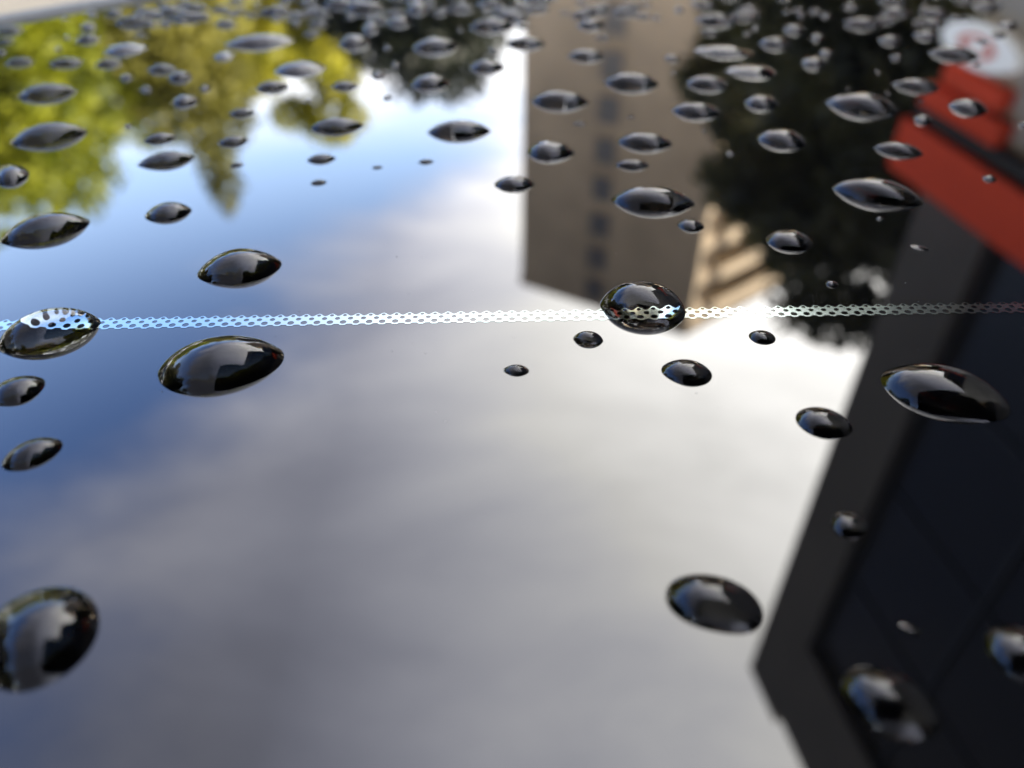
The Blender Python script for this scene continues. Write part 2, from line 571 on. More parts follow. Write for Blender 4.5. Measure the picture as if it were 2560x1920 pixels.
# a low house behind the camera, seen only as a dark strip in the droplets
hs = thing('terrace_house', 'low brick house across the road with a tiled roof', 'building', (2, -26, GZ))
m_brick = mat('brick_wall', (0.22, 0.13, 0.09), 0.85, var=0.2, scale=3)
m_tile = mat('roof_tiles', (0.10, 0.07, 0.06), 0.8, var=0.2, scale=4)
MB().box(-11, 11, -4, 4, 0, 5.4).build('wall', m_brick, hs)
MB().add([(-11.4, -4.5, 5.41), (11.4, -4.5, 5.41), (11.4, 4.5, 5.41), (-11.4, 4.5, 5.41), (-11.4, 0, 8), (11.4, 0, 8)],
         [(0, 1, 5, 4), (2, 3, 4, 5), (0, 4, 3), (1, 2, 5), (3, 2, 1, 0)]).build('roof', m_tile, hs)
hw = None
for i in range(6):
    for z in (1.0, 3.5):
        if hw is None:
            hw = MB().box(0, 1.2, -.05, .06, 0, .1).box(0, 1.2, -.05, .06, 1.2, 1.3).box(0, .08, -.05, .06, .1, 1.2).box(1.12, 1.2, -.05, .06, .1, 1.2).build('window', m_white, hs)
            MB().box(.08, 1.12, -.03, .02, .1, 1.2).build('pane', m_pane, hw)
            o = hw
        else:
            o = copy_tree(hw, hs)
        o.location = (-9.8 + i * 3.7, 4.0, z)

# ------------------------------------------------------------------ the car whose roof glass carries the water
m_paint = mat('grey_car_paint', (0.05, 0.052, 0.055), 0.3, metal=0.3)
m_rub = mat('grey_roof_trim', (0.055, 0.057, 0.05), 0.55, bump=0.1, bscale=600)
m_tyre = mat('tyre_rubber', (0.02, 0.02, 0.02), 0.8)
m_rim = mat('alloy_rim', (0.5, 0.5, 0.5), 0.3, metal=1)
m_lamp = mat('lamp_glass', (0.6, 0.6, 0.6), 0.1)


def black_glass():
    m, t, b = new_mat('black_roof_glass')
    g = t.nodes.new('ShaderNodeTexCoord')
    b.inputs['Base Color'].default_value = (0.0012, 0.0013, 0.0016, 1)
    b.inputs['IOR'].default_value = 1.52
    # a thin uneven film of dirt: it only changes the gloss a little
    f = noise(t, g.outputs['Object'], 90, 6, 0.7)
    t.links.new(mrange(t, f, 0.55, 0.85, 0.0, 0.035), b.inputs['Roughness'])
    return m


m_glass = black_glass()
m_glass2 = mat('dark_side_glass', (0.01, 0.01, 0.011), 0.02)
car = thing('parked_car', 'dark grey car with a black glass roof beaded with rain droplets', 'car')
X0, X1, Y0, Y1, RC = -0.160, 1.000, -0.745, 0.217, 0.22
ro = MB()
ro.loft([rrect(X0, X1, Y0, Y1, RC, -0.006, 24), rrect(X0, X1, Y0, Y1, RC, -0.0012, 24), rrect(X0 + .0012, X1 - .0012, Y0 + .0012, Y1 - .0012, RC - .0012, 0, 24)])
ro.build('roof_glass', m_glass, car)
gk = MB()
gk.loft([rrect(X0 - e, X1 + e, Y0 - e, Y1 + e, RC + e, z, 24) for e, z in
         ((.0002, -.015), (.0002, -.0012), (.0012, -.0007), (.0034, -.0007), (.0044, -.0014), (.0044, -.015))], caps=False)
gk.build('gasket', mat('black_gasket', (0.012, 0.012, 0.011), 0.7), car, smooth=True)
d = 0.014
tr = MB()
tr.loft([rrect(X0 - e, X1 + e, Y0 - e, Y1 + e, RC + e, z, 24) for e, z in
         ((.0046, -.02), (.0046, -.0012), (.0055, -.0003), (.0075, .0002), (d - .002, -.0010), (d, -.004), (d + .001, -.02))], caps=False)
tr.build('roof_trim', m_rub, car, smooth=True)
cab = [rrect(X0 - d + .003, X1 + d - .003, Y0 - d + .003, Y1 + d - .003, RC, -.0215, 8),
       rrect(-.22, 1.07, -.80, .27, .22, -.05, 8), rrect(-.62, 1.45, -.98, .45, .25, -.45, 8), rrect(-.80, 1.60, -1.02, .49, .25, -.55, 8)]
MB().loft(cab).build('cabin', m_glass2, car, smooth=False)
MB().loft([rrect(-1.75, 2.25, -1.12, .58, .35, -1.28, 8), rrect(-1.85, 2.35, -1.16, .62, .35, -1.1, 8), rrect(-1.85, 2.35, -1.16, .62, .35, -.85, 8),
           rrect(-1.75, 2.30, -1.13, .59, .35, -.68, 8), rrect(-1.55, 2.15, -1.07, .53, .30, -.56, 8)]).build('body', m_paint, car, smooth=True)
wh = None
for wx in (-1.1, 1.6):
    for wy in (-1.06, .52):
        if wh is None:
            n = 28
            wm = MB()
            prof = [(.19, -.10), (.30, -.10), (.33, -.07), (.33, .07), (.30, .10), (.19, .10)]
            wm.loft([[(r * math.cos(6.2832 * i / n), y, r * math.sin(6.2832 * i / n)) for i in range(n)] for r, y in prof], caps=False)
            wh = wm.build('wheel', m_tyre, car, smooth=True)
            rm = MB().loft([[(.188 * math.cos(6.2832 * i / n), y, .188 * math.sin(6.2832 * i / n)) for i in range(n)] for y in (-.085, .085)])
            rm.build('rim', m_rim, wh)
            o = wh
        else:
            o = copy_tree(wh, car)
        o.location = (wx, wy, GZ + .33)
for wy in (-.95, .22):
    MB().box(-1.862, -1.80, wy, wy + .22, -.86, -.76).build('headlight', m_lamp, car)

# printed band of dots: a halftone strip, outlined by marching squares over one period
m_print, t_, b_ = new_mat('silver_dot_print')
b_.inputs['Base Color'].default_value = (0.21, 0.25, 0.243, 1)
b_.inputs['Metallic'].default_value = 1.0
b_.inputs['Roughness'].default_value = 0.12


def dot_band():
    P = 1.17
    rows = [(0.0, 0.0, .295), (P / 2, 0.58, .235), (0.0, 1.08, .18)]

    def f(x, y):
        v = 9.0
        for ox, oy, r in rows:
            dx = abs((x - ox + P / 2) % P - P / 2)
            v = min(v, math.hypot(dx, (y - oy) * 1.08) - r)
        ph = math.cos(2 * math.pi * x / P)
        v = min(v, (1.17 + .19 * ph) - y)
        v = min(v, y - (-.37 - .13 * max(-.7, min(.75, 1.6 * ph))))
        return v
    NX = 20
    h = P / NX
    y0 = -.66
    NY = 36
    F = [[f(i * h, y0 + j * h) for j in range(NY + 1)] for i in range(NX + 1)]
    polys = []
    for i in range(NX):
        for j in range(NY):
            cs = [(i, j), (i + 1, j), (i + 1, j + 1), (i, j + 1)]
            vals = [F[a][b] for a, b in cs]
            if max(vals) <= 0:
                continue
            pts = []
            for k in range(4):
                (a, b), (c, e) = cs[k], cs[(k + 1) % 4]
                va, vb = vals[k], vals[(k + 1) % 4]
                if va > 0:
                    pts.append((a * h, y0 + b * h))
                if (va > 0) != (vb > 0):
                    q = va / (va - vb)
                    pts.append(((a + (c - a) * q) * h, y0 + (b + (e - b) * q) * h))
            if len(pts) >= 3:
                polys.append(pts)
    m = MB()
    nrep = 62
    sl = 0.0317
    for k in range(-nrep, nrep):
        for pts in polys:
            o = len(m.v)
            for x, y in pts:
                X = (x + k * P) * 1e-3
                Y = 57.75e-3 + y * 1e-3 + sl * X
                m.v.append((X, Y, 2.5e-5))
            m.f.append(tuple(range(o, o + len(pts))))
    return m


band = dot_band().build('dotted_band', m_print, car)
tag(band, 'thin silvery white printed line of three rows of dots')

# ------------------------------------------------------------------ water
m_water, t_, b_ = new_mat('water')
b_.inputs['Base Color'].default_value = (1, 1, 1, 1)
b_.inputs['Transmission Weight'].default_value = 1.0
b_.inputs['Roughness'].default_value = 0.0
b_.inputs['IOR'].default_value = 1.333
# the black glass as seen through water: water-to-glass contrast is small
m_wet = mat('wetted_glass', (0.0004, 0.0004, 0.0005), 0.0, ior=1.07)

DROPS = [
    (-26.997, 66.563, 3.929, 3.006, 1.751, 0.308, 'large lone lens-shaped droplet over blue sky, above the dotted line', None),
    (-40.787, 55.474, 4.026, 2.426, 2.188, 0.507, 'large droplet sitting on the left end of the dotted line', None),
    (-24.381, 50.956, 4.956, 3.691, 2.179, 0.357, 'biggest left droplet just below the dotted line, reflecting cloud and dark roof', None),
    (-39.785, 47.619, 2.031, 1.845, 0.944, 0.557, 'medium droplet cut by left edge, just below the dotted line', None),
    (-35.114, 40.448, 1.994, 1.529, 0.890, 0.572, 'medium tilted droplet near left edge over deep blue reflection', None),
    (-27.575, 25.463, 3.260, 3.598, 1.745, 0.660, 'huge blurred foreground droplet cut by the lower left edge', None),
    (12.135, 59.550, 4.100, 2.870, 2.402, -0.161, 'large droplet magnifying the white dotted line, under the tower corner', None),
    (6.654, 54.594, 1.295, 0.907, 0.759, -0.097, 'small dark droplet just below left of the one magnifying the dots', None),
    (0.365, 50.276, 1.058, 0.731, 0.429, -0.006, 'small isolated dark droplet on white cloud in middle of glass', None),
    (14.484, 49.974, 2.082, 1.649, 0.904, -0.226, 'medium droplet on white cloud below the tower corner', None),
    (21.950, 54.925, 1.184, 0.986, 0.527, -0.304, 'small pointed droplet on bright cloud just under dotted line', None),
    (30.840, 63.648, 0.619, 0.663, 0.312, -0.361, 'tiny droplet over dark tree reflection just above dotted line', None),
    (34.606, 47.338, 4.635, 3.268, 1.983, -0.505, 'largest right droplet over dark building reflection below dotted line', None),
    (23.862, 43.811, 2.110, 1.724, 0.930, -0.399, 'medium droplet straddling the edge of the reflected dark building', None),
    (12.245, 27.666, 2.909, 2.087, 1.255, -0.333, "large round foreground droplet touching the dark building's reflected edge", None),
    (22.513, 33.739, 1.149, 1.284, 0.592, -0.471, 'small smeared droplet alone on the dark facade reflection', None),
    (20.513, 21.381, 2.533, 2.023, 1.154, -0.612, 'large blurred foreground droplet inside the dark facade, lower right', None),
    (29.265, 24.201, 2.171, 1.895, 1.033, -0.704, 'blurred droplet cut by the right edge at lower right', None),
    (23.367, 25.893, 0.642, 0.321, 0.088, -0.587, 'faint flat water smear above the lower right foreground droplet', None),
    (42.129, 70.704, 0.934, 0.573, 0.142, -0.430, 'thin flat sliver droplet on the grey pillar reflection', None),
    (29.043, 71.972, 2.411, 2.055, 1.086, -0.307, 'medium droplet with bright top low in the dark tree reflection', None),
    (40.359, 76.974, 0.375, 0.506, 0.212, -0.386, 'tiny droplet tucked under the big long right droplet', None),
    (42.252, 82.860, 4.970, 2.485, 1.791, -0.377, 'big long droplet at left foot of the red sign reflection', None),
    (57.196, 87.139, 0.758, 0.808, 0.382, -0.465, 'tiny droplet alone on the broad red band', None),
    (49.547, 95.512, 2.978, 1.489, 1.027, -0.383, 'pointed droplet touching the left end of the broad red band', None),
    (56.956, 106.032, 1.254, 1.599, 0.691, -0.394, 'small droplet at the upper left corner of the broad red band', None),
    (50.322, 111.182, 5.108, 2.554, 1.840, -0.340, 'long spindle droplet in the middle of the dark tree reflection', None),
    (70.393, 103.906, 1.243, 1.027, 0.551, -0.476, 'small droplet cut by the right edge above the red band', None),
    (65.339, 110.720, 2.615, 2.319, 1.201, -0.427, 'droplet overlapping the short red block beside the sign', None),
    (35.497, 98.907, 3.200, 2.393, 1.350, -0.276, 'bright topped droplet in dark tree, left of the long spindle droplet', None),
    (27.759, 94.567, 0.539, 0.728, 0.305, -0.228, 'tiny faint droplet where tower and dark tree reflections meet', None),
    (25.847, 101.845, 0.334, 0.377, 0.173, -0.199, "tiny speck droplet below the droplet on the tower's right edge", None),
    (16.614, 107.228, 0.575, 0.346, 0.218, -0.123, 'tiny faint droplet on tower, right of the window column', None),
    (26.124, 109.139, 3.526, 2.018, 1.301, -0.188, "droplet on the tower's right edge at the dark tree", None),
    (19.342, 75.375, 1.395, 1.317, 0.661, -0.201, "small droplet low on the tower's sunlit corner", None),
    (16.015, 81.118, 4.830, 2.415, 1.740, -0.156, 'biggest droplet on the tower, wide lens low on its facade', None),
    (14.882, 90.975, 2.046, 1.023, 0.705, -0.130, 'small droplet right above the biggest tower droplet', None),
    (17.376, 98.100, 3.502, 2.015, 1.296, -0.140, 'medium droplet over the tower windows, second above the biggest', None),
    (9.311, 104.702, 0.879, 0.450, 0.307, -0.071, "tiny droplet between two larger ones on tower's left side", None),
    (4.878, 95.136, 3.156, 2.369, 1.334, -0.041, "droplet on tower's left edge, lower of two large ones", None),
    (0.284, 85.604, 2.421, 1.518, 0.935, -0.003, "droplet straddling the lowest stretch of the tower's left edge", None),
    (-10.724, 92.049, 0.972, 0.486, 0.335, 0.093, 'small dark droplet on white sky below the large lens', None),
    (-16.562, 90.388, 0.644, 0.322, 0.222, 0.145, 'tiny dark droplet at the border of blue and white sky', None),
    (-22.968, 86.092, 0.962, 0.544, 0.353, 0.209, 'small dark droplet on blue sky, lower of the aligned pair', None),
    (-23.940, 92.836, 1.750, 0.990, 0.642, 0.202, 'dark droplet on blue sky, upper of the aligned pair', None),
    (-7.097, 101.900, 4.071, 2.035, 1.467, 0.056, 'large dark lens droplet on brightest white sky', None),
    (-23.936, 103.467, 3.626, 1.813, 1.251, 0.182, 'large dark lens at the foot of the yellow tree, over sky', None),
    (-52.374, 103.762, 0.540, 0.729, 0.306, 0.374, 'faint small droplet over yellow-green tree, right of long bluish ones', None),
    (-38.178, 78.349, 2.519, 1.920, 1.073, 0.363, 'round dark droplet on pale blue sky below left tree', None),
    (-49.913, 74.272, 4.343, 2.624, 1.720, 0.473, 'large long droplet at left edge under the green tree', None),
    (-38.172, 108.679, 1.896, 1.023, 0.679, 0.270, 'droplet with white sky behind, right of the conifer', None),
    (-34.057, 91.095, 0.843, 0.448, 0.300, 0.286, "tiny dark droplet beside the conifer's pointed tip", None),
    (-36.571, 98.369, 1.970, 1.218, 0.755, 0.285, 'dark droplet on the right side of the conifer', None),
    (-43.153, 92.292, 3.239, 1.620, 1.117, 0.350, "wide droplet overlapping the conifer's left side, lower of a close pair", None),
    (-46.484, 99.372, 2.065, 1.232, 0.778, 0.350, "smaller droplet overlapping conifer's left side, upper of a close pair", None),
    (-60.429, 87.885, 2.047, 2.763, 1.160, 0.482, 'droplet cut by the left edge over green foliage', None),
    (-61.439, 100.116, 4.791, 2.395, 1.726, 0.440, 'long bluish droplet at left over green tree, lower of two', None),
    (-69.301, 116.412, 4.014, 2.007, 1.446, 0.430, 'long bluish droplet at left over green tree, upper of two', None),
    (-52.040, 123.999, 1.920, 1.820, 0.912, 0.318, 'front droplet of an overlapping pair over olive conifer foliage', None),
    (-56.112, 127.781, 2.306, 1.358, 0.863, 0.331, 'rear droplet of an overlapping pair over olive conifer foliage', None),
    (-60.365, 123.810, 0.952, 1.187, 0.518, 0.363, 'small round droplet over bright green leaves, left of overlapping pair', None),
    (-55.270, 118.421, 0.829, 1.120, 0.470, 0.349, 'small faint round droplet over bright leaves, below overlapping pair', None),
    (-46.469, 118.774, 0.816, 1.102, 0.462, 0.298, 'tiny faint droplet over olive foliage, right of overlapping pair', None),
    (-47.709, 113.227, 1.882, 1.911, 0.925, 0.319, 'medium lens droplet on upper part of olive conifer', None),
    (-48.309, 134.971, 1.849, 2.496, 0.657, 0.275, 'rounded droplet beneath the longest flat droplet', None),
    (-44.247, 142.564, 6.170, 3.085, 1.334, 0.241, 'longest flat droplet stretched across the yellow trees', None),
    (-34.032, 127.910, 4.118, 3.377, 1.140, 0.208, 'wide flat droplet at right side of the yellow trees', None),
    (-36.383, 119.301, 2.574, 1.512, 0.962, 0.237, 'dark lens droplet above the white gap between yellow trees', None),
    (-25.452, 119.840, 2.047, 1.305, 0.797, 0.167, 'droplet on border of yellow tree and dark round tree', None),
    (-29.809, 113.802, 0.410, 0.554, 0.233, 0.205, 'tiny faint droplet over lowest yellow leaves', None),
    (-27.582, 142.076, 2.854, 2.707, 1.356, 0.153, 'wide droplet at left side of the dark round tree', None),
    (-26.003, 151.139, 1.672, 2.257, 0.947, 0.136, 'droplet behind the wide one at left side of dark round tree', None),
    (-13.268, 139.855, 3.986, 2.503, 1.541, 0.076, 'brightest wide droplet in middle of the dark round tree', None),
    (-21.508, 139.525, 0.682, 0.921, 0.387, 0.122, 'tiny faint droplet left of the brightest one in dark tree', None),
    (-18.923, 130.005, 0.773, 1.043, 0.438, 0.116, 'small faint droplet below left of brightest one in dark tree', None),
    (-21.046, 124.956, 1.202, 1.622, 0.681, 0.133, 'small grey droplet at left margin of dark round tree', None),
    (-18.426, 114.804, 0.664, 0.896, 0.376, 0.127, 'greenish faint droplet in lowest tip of dark round tree', None),
    (-12.599, 121.112, 2.969, 2.479, 1.323, 0.083, 'wide droplet in lower middle of dark round tree', None),
    (-4.000, 128.779, 2.905, 1.938, 1.157, 0.025, 'droplet at lower right edge of dark round tree by white sky', None),
    (-3.145, 138.388, 0.721, 0.973, 0.408, 0.018, 'tiny droplet above the lower right edge of dark round tree', None),
    (-3.694, 152.297, 4.208, 2.104, 1.451, 0.019, 'long bright droplet joining dark round tree and tower', None),
    (2.437, 141.597, 3.440, 1.720, 1.186, -0.014, "droplet on top part of the tower's left edge", None),
    (14.549, 153.104, 2.657, 1.736, 1.048, -0.076, 'pale droplet left of the highest dark window spot', None),
    (16.044, 144.956, 1.290, 0.645, 0.445, -0.088, 'small droplet tucked under the highest dark window spot', None),
    (12.358, 134.510, 3.181, 1.618, 1.106, -0.073, 'droplet left of the second dark window spot', None),
    (18.408, 121.187, 4.272, 2.136, 1.539, -0.121, 'long dark-ended droplet over the tower, right of windows', None),
    (7.026, 113.289, 4.223, 2.111, 1.521, -0.050, "large droplet on tower's left side, upper of two large ones", None),
    (26.542, 133.340, 1.362, 1.020, 0.575, -0.157, 'small droplet on right half of the tower', None),
    (25.723, 126.210, 0.448, 0.605, 0.254, -0.161, 'tiny faint droplet below the small one on right half of tower', None),
    (38.455, 156.076, 3.828, 1.914, 1.320, -0.193, 'wide pale droplet where tower meets dark tree, upper of three', None),
    (35.767, 148.687, 1.677, 0.839, 0.578, -0.189, 'small pale droplet where tower meets dark tree, middle of three', None),
    (35.834, 136.937, 4.883, 2.579, 1.085, -0.205, 'long slanting droplet where tower meets dark tree', None),
    (38.186, 126.624, 3.787, 3.140, 1.054, -0.234, 'long droplet just below the slanting one, tail into dark tree', None),
    (29.933, 120.830, 3.341, 2.029, 1.270, -0.194, "wide droplet on the tower's right side beside dark tree", None),
    (36.207, 112.489, 2.421, 2.317, 1.155, -0.249, 'half-dark droplet at left margin of dark right tree', None),
    (45.831, 141.370, 2.786, 1.935, 1.132, -0.251, 'rounded pale droplet at upper left of dark right tree', None),
    (42.543, 148.057, 0.781, 0.774, 0.379, -0.224, 'tiny pale droplet above the rounded pale one', None),
    (51.564, 150.225, 1.866, 2.004, 0.943, -0.265, 'upper pale droplet in left middle of dark right tree', None),
    (54.242, 145.204, 1.172, 1.582, 0.664, -0.286, 'small bright droplet at centre of dark right tree', None),
    (49.306, 130.725, 1.997, 2.229, 1.029, -0.289, 'front droplet of joined pair in dark right tree', None),
    (52.903, 135.938, 1.136, 1.534, 0.644, -0.297, 'rear droplet of joined pair in dark right tree', None),
    (65.315, 153.635, 3.470, 1.735, 1.197, -0.322, 'wide bright droplet right of centre in dark right tree', None),
    (50.950, 118.862, 0.347, 0.469, 0.197, -0.324, 'tiny faint droplet above the long spindle droplet', None),
    (66.559, 143.385, 1.996, 1.738, 0.908, -0.348, 'pale half-dark droplet in right part of dark tree', None),
    (63.942, 133.876, 0.887, 1.197, 0.503, -0.356, 'small round pale droplet below it in the dark tree', None),
    (74.132, 146.305, 2.227, 1.604, 0.922, -0.375, 'pale droplet left of the white oval sign, front one', None),
    (78.660, 153.913, 2.122, 1.061, 0.732, -0.378, 'pale droplet left of the white oval sign, rear one', None),
    (58.222, 126.503, 0.362, 0.488, 0.205, -0.345, 'tiny faint droplet in the right part of dark tree', None),
    (74.222, 135.380, 3.884, 1.942, 1.340, -0.401, 'black-tailed droplet below left of the white oval sign', None),
    (75.752, 130.413, 0.647, 0.519, 0.283, -0.421, 'tiny droplet hanging beneath the black-tailed one', None),
    (61.543, 119.659, 3.250, 1.625, 1.121, -0.380, 'pointed bright droplet left of the upper red rectangle', None),
    (59.863, 113.470, 0.283, 0.382, 0.160, -0.388, 'tiny bead just below the pointed bright droplet', None),
    (56.222, 116.848, 0.354, 0.478, 0.201, -0.359, 'tiny faint bead left of the pointed bright droplet', None),
    (92.138, 153.116, 1.524, 2.058, 0.864, -0.433, 'dark droplet at the upper right of the white oval sign', None),
    (87.342, 147.052, 1.303, 1.169, 0.602, -0.429, 'dark droplet in the middle of the white oval sign', None),
    (82.512, 143.029, 1.102, 0.551, 0.380, -0.419, 'small droplet on lower part of the white oval sign', None),
    (86.109, 157.338, 0.457, 0.563, 0.247, -0.401, 'tiny dark droplet just above the white oval sign', None),
    (-0.608, 112.080, 0.207, 0.279, 0.117, 0.004, 'minute droplet on white sky left of the tower', None),
    (10.217, 161.759, 1.014, 0.507, 0.350, -0.050, 'blurred droplet in the crowded farthest rows over the pale tower', 'T'),
    (18.245, 167.155, 1.819, 0.910, 0.627, -0.087, 'blurred droplet in the crowded farthest rows over the pale tower', 'T'),
    (23.524, 166.231, 2.479, 1.240, 0.855, -0.112, 'blurred droplet in the crowded farthest rows over the pale tower', 'T'),
    (2.870, 164.115, 2.593, 1.297, 0.894, -0.014, 'blurred droplet in the crowded farthest rows over the pale tower', 'T'),
    (2.216, 152.183, 1.325, 0.663, 0.457, -0.012, 'blurred droplet in the crowded farthest rows over the pale tower', 'T'),
    (27.629, 158.319, 0.884, 0.931, 0.442, -0.138, 'blurred droplet in the crowded farthest rows over the pale tower', 'T'),
    (32.975, 164.273, 1.124, 1.517, 0.637, -0.158, 'blurred droplet in the crowded farthest rows over the pale tower', 'T'),
    (36.797, 169.497, 0.937, 0.708, 0.397, -0.171, 'blurred droplet in the crowded farthest rows over the pale tower', 'T'),
    (-91.545, 149.581, 2.283, 1.141, 0.787, 0.439, 'droplet cut by left edge just inside the roof trim, top of three', None),
    (-89.004, 143.028, 1.556, 0.778, 0.537, 0.445, 'droplet cut by left edge inside the roof trim, middle of three', None),
    (-86.478, 136.487, 0.821, 0.882, 0.415, 0.452, 'droplet cut by left edge inside the roof trim, lowest of three', None),
    (-80.758, 131.341, 2.171, 1.085, 0.749, 0.441, 'first droplet from left in a row of three over green leaves', None),
    (-72.867, 130.925, 2.535, 1.267, 0.874, 0.406, 'second droplet from left in a row of three over green leaves', None),
    (-65.775, 130.513, 2.145, 1.192, 0.780, 0.373, 'third droplet from left in a row of three over green leaves', None),
    (-66.243, 138.517, 3.513, 2.899, 0.976, 0.357, 'wide flat droplet above the row of three on green leaves', None),
    (-74.956, 144.106, 2.036, 1.505, 0.854, 0.384, 'lowest of a chain of merged droplets near the far left trim', None),
    (-78.250, 152.052, 1.492, 1.616, 0.757, 0.380, 'blurred droplet in the crowded farthest rows along the left roof trim', 'E'),
    (-81.272, 160.743, 1.077, 1.454, 0.610, 0.374, 'blurred droplet in the crowded farthest rows along the left roof trim', 'E'),
    (-79.234, 145.447, 0.608, 0.821, 0.345, 0.399, 'tiny droplet left of the chain of merged droplets', None),
    (-77.877, 138.840, 0.550, 0.742, 0.311, 0.409, 'tiny faint droplet over green leaves below left trim', None),
    (-85.307, 158.178, 0.632, 0.754, 0.337, 0.396, 'tiny droplet beside the dark gap along the far left trim', None),
    (-77.148, 161.757, 1.775, 1.225, 0.719, 0.356, 'blurred droplet in the crowded farthest rows along the left roof trim', 'E'),
    (-73.716, 165.477, 1.072, 0.799, 0.451, 0.335, 'blurred droplet in the crowded farthest rows along the left roof trim', 'E'),
    (-67.140, 153.379, 1.182, 0.728, 0.452, 0.330, 'slanted droplet in a diagonal pair over dark foliage, upper one', None),
    (-66.446, 146.679, 1.154, 0.587, 0.401, 0.340, 'slanted droplet in a diagonal pair over dark foliage, lower one', None),
    (-69.815, 167.465, 1.538, 0.769, 0.531, 0.316, 'blurred droplet in the crowded farthest rows over the yellow trees', 'Y'),
    (-59.576, 158.597, 2.057, 1.029, 0.710, 0.287, 'blurred droplet in the crowded farthest rows over the yellow trees', 'Y'),
    (-62.121, 154.725, 1.019, 0.531, 0.359, 0.305, 'blurred droplet in the crowded farthest rows over the yellow trees', 'Y'),
    (-53.385, 153.913, 1.998, 1.491, 0.842, 0.267, 'blurred droplet in the crowded farthest rows over the yellow trees', 'Y'),
    (-57.410, 164.418, 2.002, 1.001, 0.690, 0.269, 'blurred droplet in the crowded farthest rows over the yellow trees', 'Y'),
    (-44.917, 158.321, 1.129, 1.524, 0.640, 0.221, 'blurred droplet in the crowded farthest rows over the yellow trees', 'Y'),
    (-66.558, 168.867, 1.516, 0.758, 0.523, 0.300, 'blurred droplet in the crowded farthest rows over the yellow trees', 'Y'),
    (-55.955, 170.286, 1.976, 0.988, 0.681, 0.254, 'blurred droplet in the crowded farthest rows over the yellow trees', 'Y'),
    (-51.102, 167.776, 1.037, 0.686, 0.411, 0.237, 'blurred droplet in the crowded farthest rows over the yellow trees', 'Y'),
    (-41.116, 169.494, 1.923, 0.962, 0.663, 0.190, 'blurred droplet in the crowded farthest rows over the dark round tree', 'D'),
    (-39.348, 161.173, 1.943, 0.971, 0.670, 0.192, 'blurred droplet in the crowded farthest rows over the dark round tree', 'D'),
    (-36.258, 153.644, 1.965, 0.982, 0.678, 0.185, 'blurred droplet in the crowded farthest rows over the dark round tree', 'D'),
    (-36.059, 147.426, 1.633, 0.817, 0.563, 0.192, 'blurred droplet in the crowded farthest rows over the dark round tree', 'D'),
    (-28.843, 165.157, 4.025, 2.012, 1.388, 0.138, 'blurred droplet in the crowded farthest rows over the dark round tree', 'D'),
    (-21.252, 155.266, 2.300, 1.961, 1.036, 0.109, 'blurred droplet in the crowded farthest rows over the dark round tree', 'D'),
    (-18.735, 165.173, 2.239, 2.724, 1.205, 0.090, 'blurred droplet in the crowded farthest rows over the dark round tree', 'D'),
    (-13.569, 165.326, 0.803, 1.084, 0.455, 0.066, 'blurred droplet in the crowded farthest rows over the dark round tree', 'D'),
    (-9.960, 169.973, 0.667, 0.901, 0.378, 0.047, 'blurred droplet in the crowded farthest rows over the dark round tree', 'D'),
    (-4.013, 168.234, 2.917, 1.458, 1.006, 0.019, 'blurred droplet in the crowded farthest rows over the dark round tree', 'D'),
    (-1.557, 162.191, 2.457, 1.228, 0.847, 0.008, 'blurred droplet in the crowded farthest rows over the dark round tree', 'D'),
    (-9.393, 150.227, 0.662, 0.625, 0.314, 0.050, 'blurred droplet in the crowded farthest rows over the dark round tree', 'D'),
    (46.624, 164.267, 2.219, 1.114, 0.767, -0.221, 'blurred droplet in the crowded farthest rows over the dark right tree', 'R'),
    (44.969, 151.791, 0.713, 0.963, 0.404, -0.230, 'blurred droplet in the crowded farthest rows over the dark right tree', 'R'),
    (56.221, 163.823, 1.019, 0.772, 0.433, -0.264, 'blurred droplet in the crowded farthest rows over the dark right tree', 'R'),
    (60.487, 160.025, 0.892, 1.204, 0.505, -0.289, 'blurred droplet in the crowded farthest rows over the dark right tree', 'R'),
    (67.558, 166.235, 1.612, 1.118, 0.655, -0.309, 'blurred droplet in the crowded farthest rows over the dark right tree', 'R'),
    (74.883, 161.751, 2.870, 1.435, 0.990, -0.347, 'blurred droplet in the crowded farthest rows over the dark right tree', 'R'),
    (77.355, 170.282, 2.825, 1.413, 0.974, -0.341, 'blurred droplet in the crowded farthest rows over the dark right tree', 'R'),
    (82.762, 163.824, 0.637, 0.860, 0.361, -0.374, 'blurred droplet in the crowded farthest rows over the dark right tree', 'R'),
    (94.261, 166.080, 2.471, 1.812, 1.032, -0.413, 'blurred droplet in the farthest rows above the white oval sign', 'S'),
    (91.497, 169.970, 1.571, 0.786, 0.542, -0.395, 'blurred droplet in the farthest rows above the white oval sign', 'S'),
    (-32.712, 174.687, 3.029, 1.514, 1.045, 0.148, 'blurred droplet in the crowded farthest rows over the dark round tree', 'D'),
    (-25.108, 156.422, 1.886, 0.943, 0.650, 0.127, 'blurred droplet in the crowded farthest rows over the dark round tree', 'D'),
    (5.335, 171.023, 3.024, 1.512, 1.043, -0.025, 'blurred droplet in the crowded farthest rows over the pale tower', 'T'),
    (-62.987, 165.287, 2.709, 1.354, 0.934, 0.291, 'blurred droplet in the crowded farthest rows over the yellow trees', 'Y'),
    (-13.535, 182.824, 2.542, 1.271, 0.877, 0.059, 'blurred droplet in the crowded farthest rows over the dark round tree', 'D'),
    (89.969, 178.493, 3.181, 1.590, 1.097, -0.374, 'blurred droplet in the crowded farthest rows over the dark right tree', 'R'),
    (70.438, 156.042, 2.215, 1.108, 0.764, -0.339, 'blurred droplet in the crowded farthest rows over the dark right tree', 'R'),
    (2.887, 183.848, 1.372, 0.909, 0.545, -0.013, 'blurred droplet in the crowded farthest rows over the pale tower', 'T'),
    (44.336, 158.777, 2.647, 1.324, 0.913, -0.218, 'blurred droplet in the crowded farthest rows over the dark right tree', 'R'),
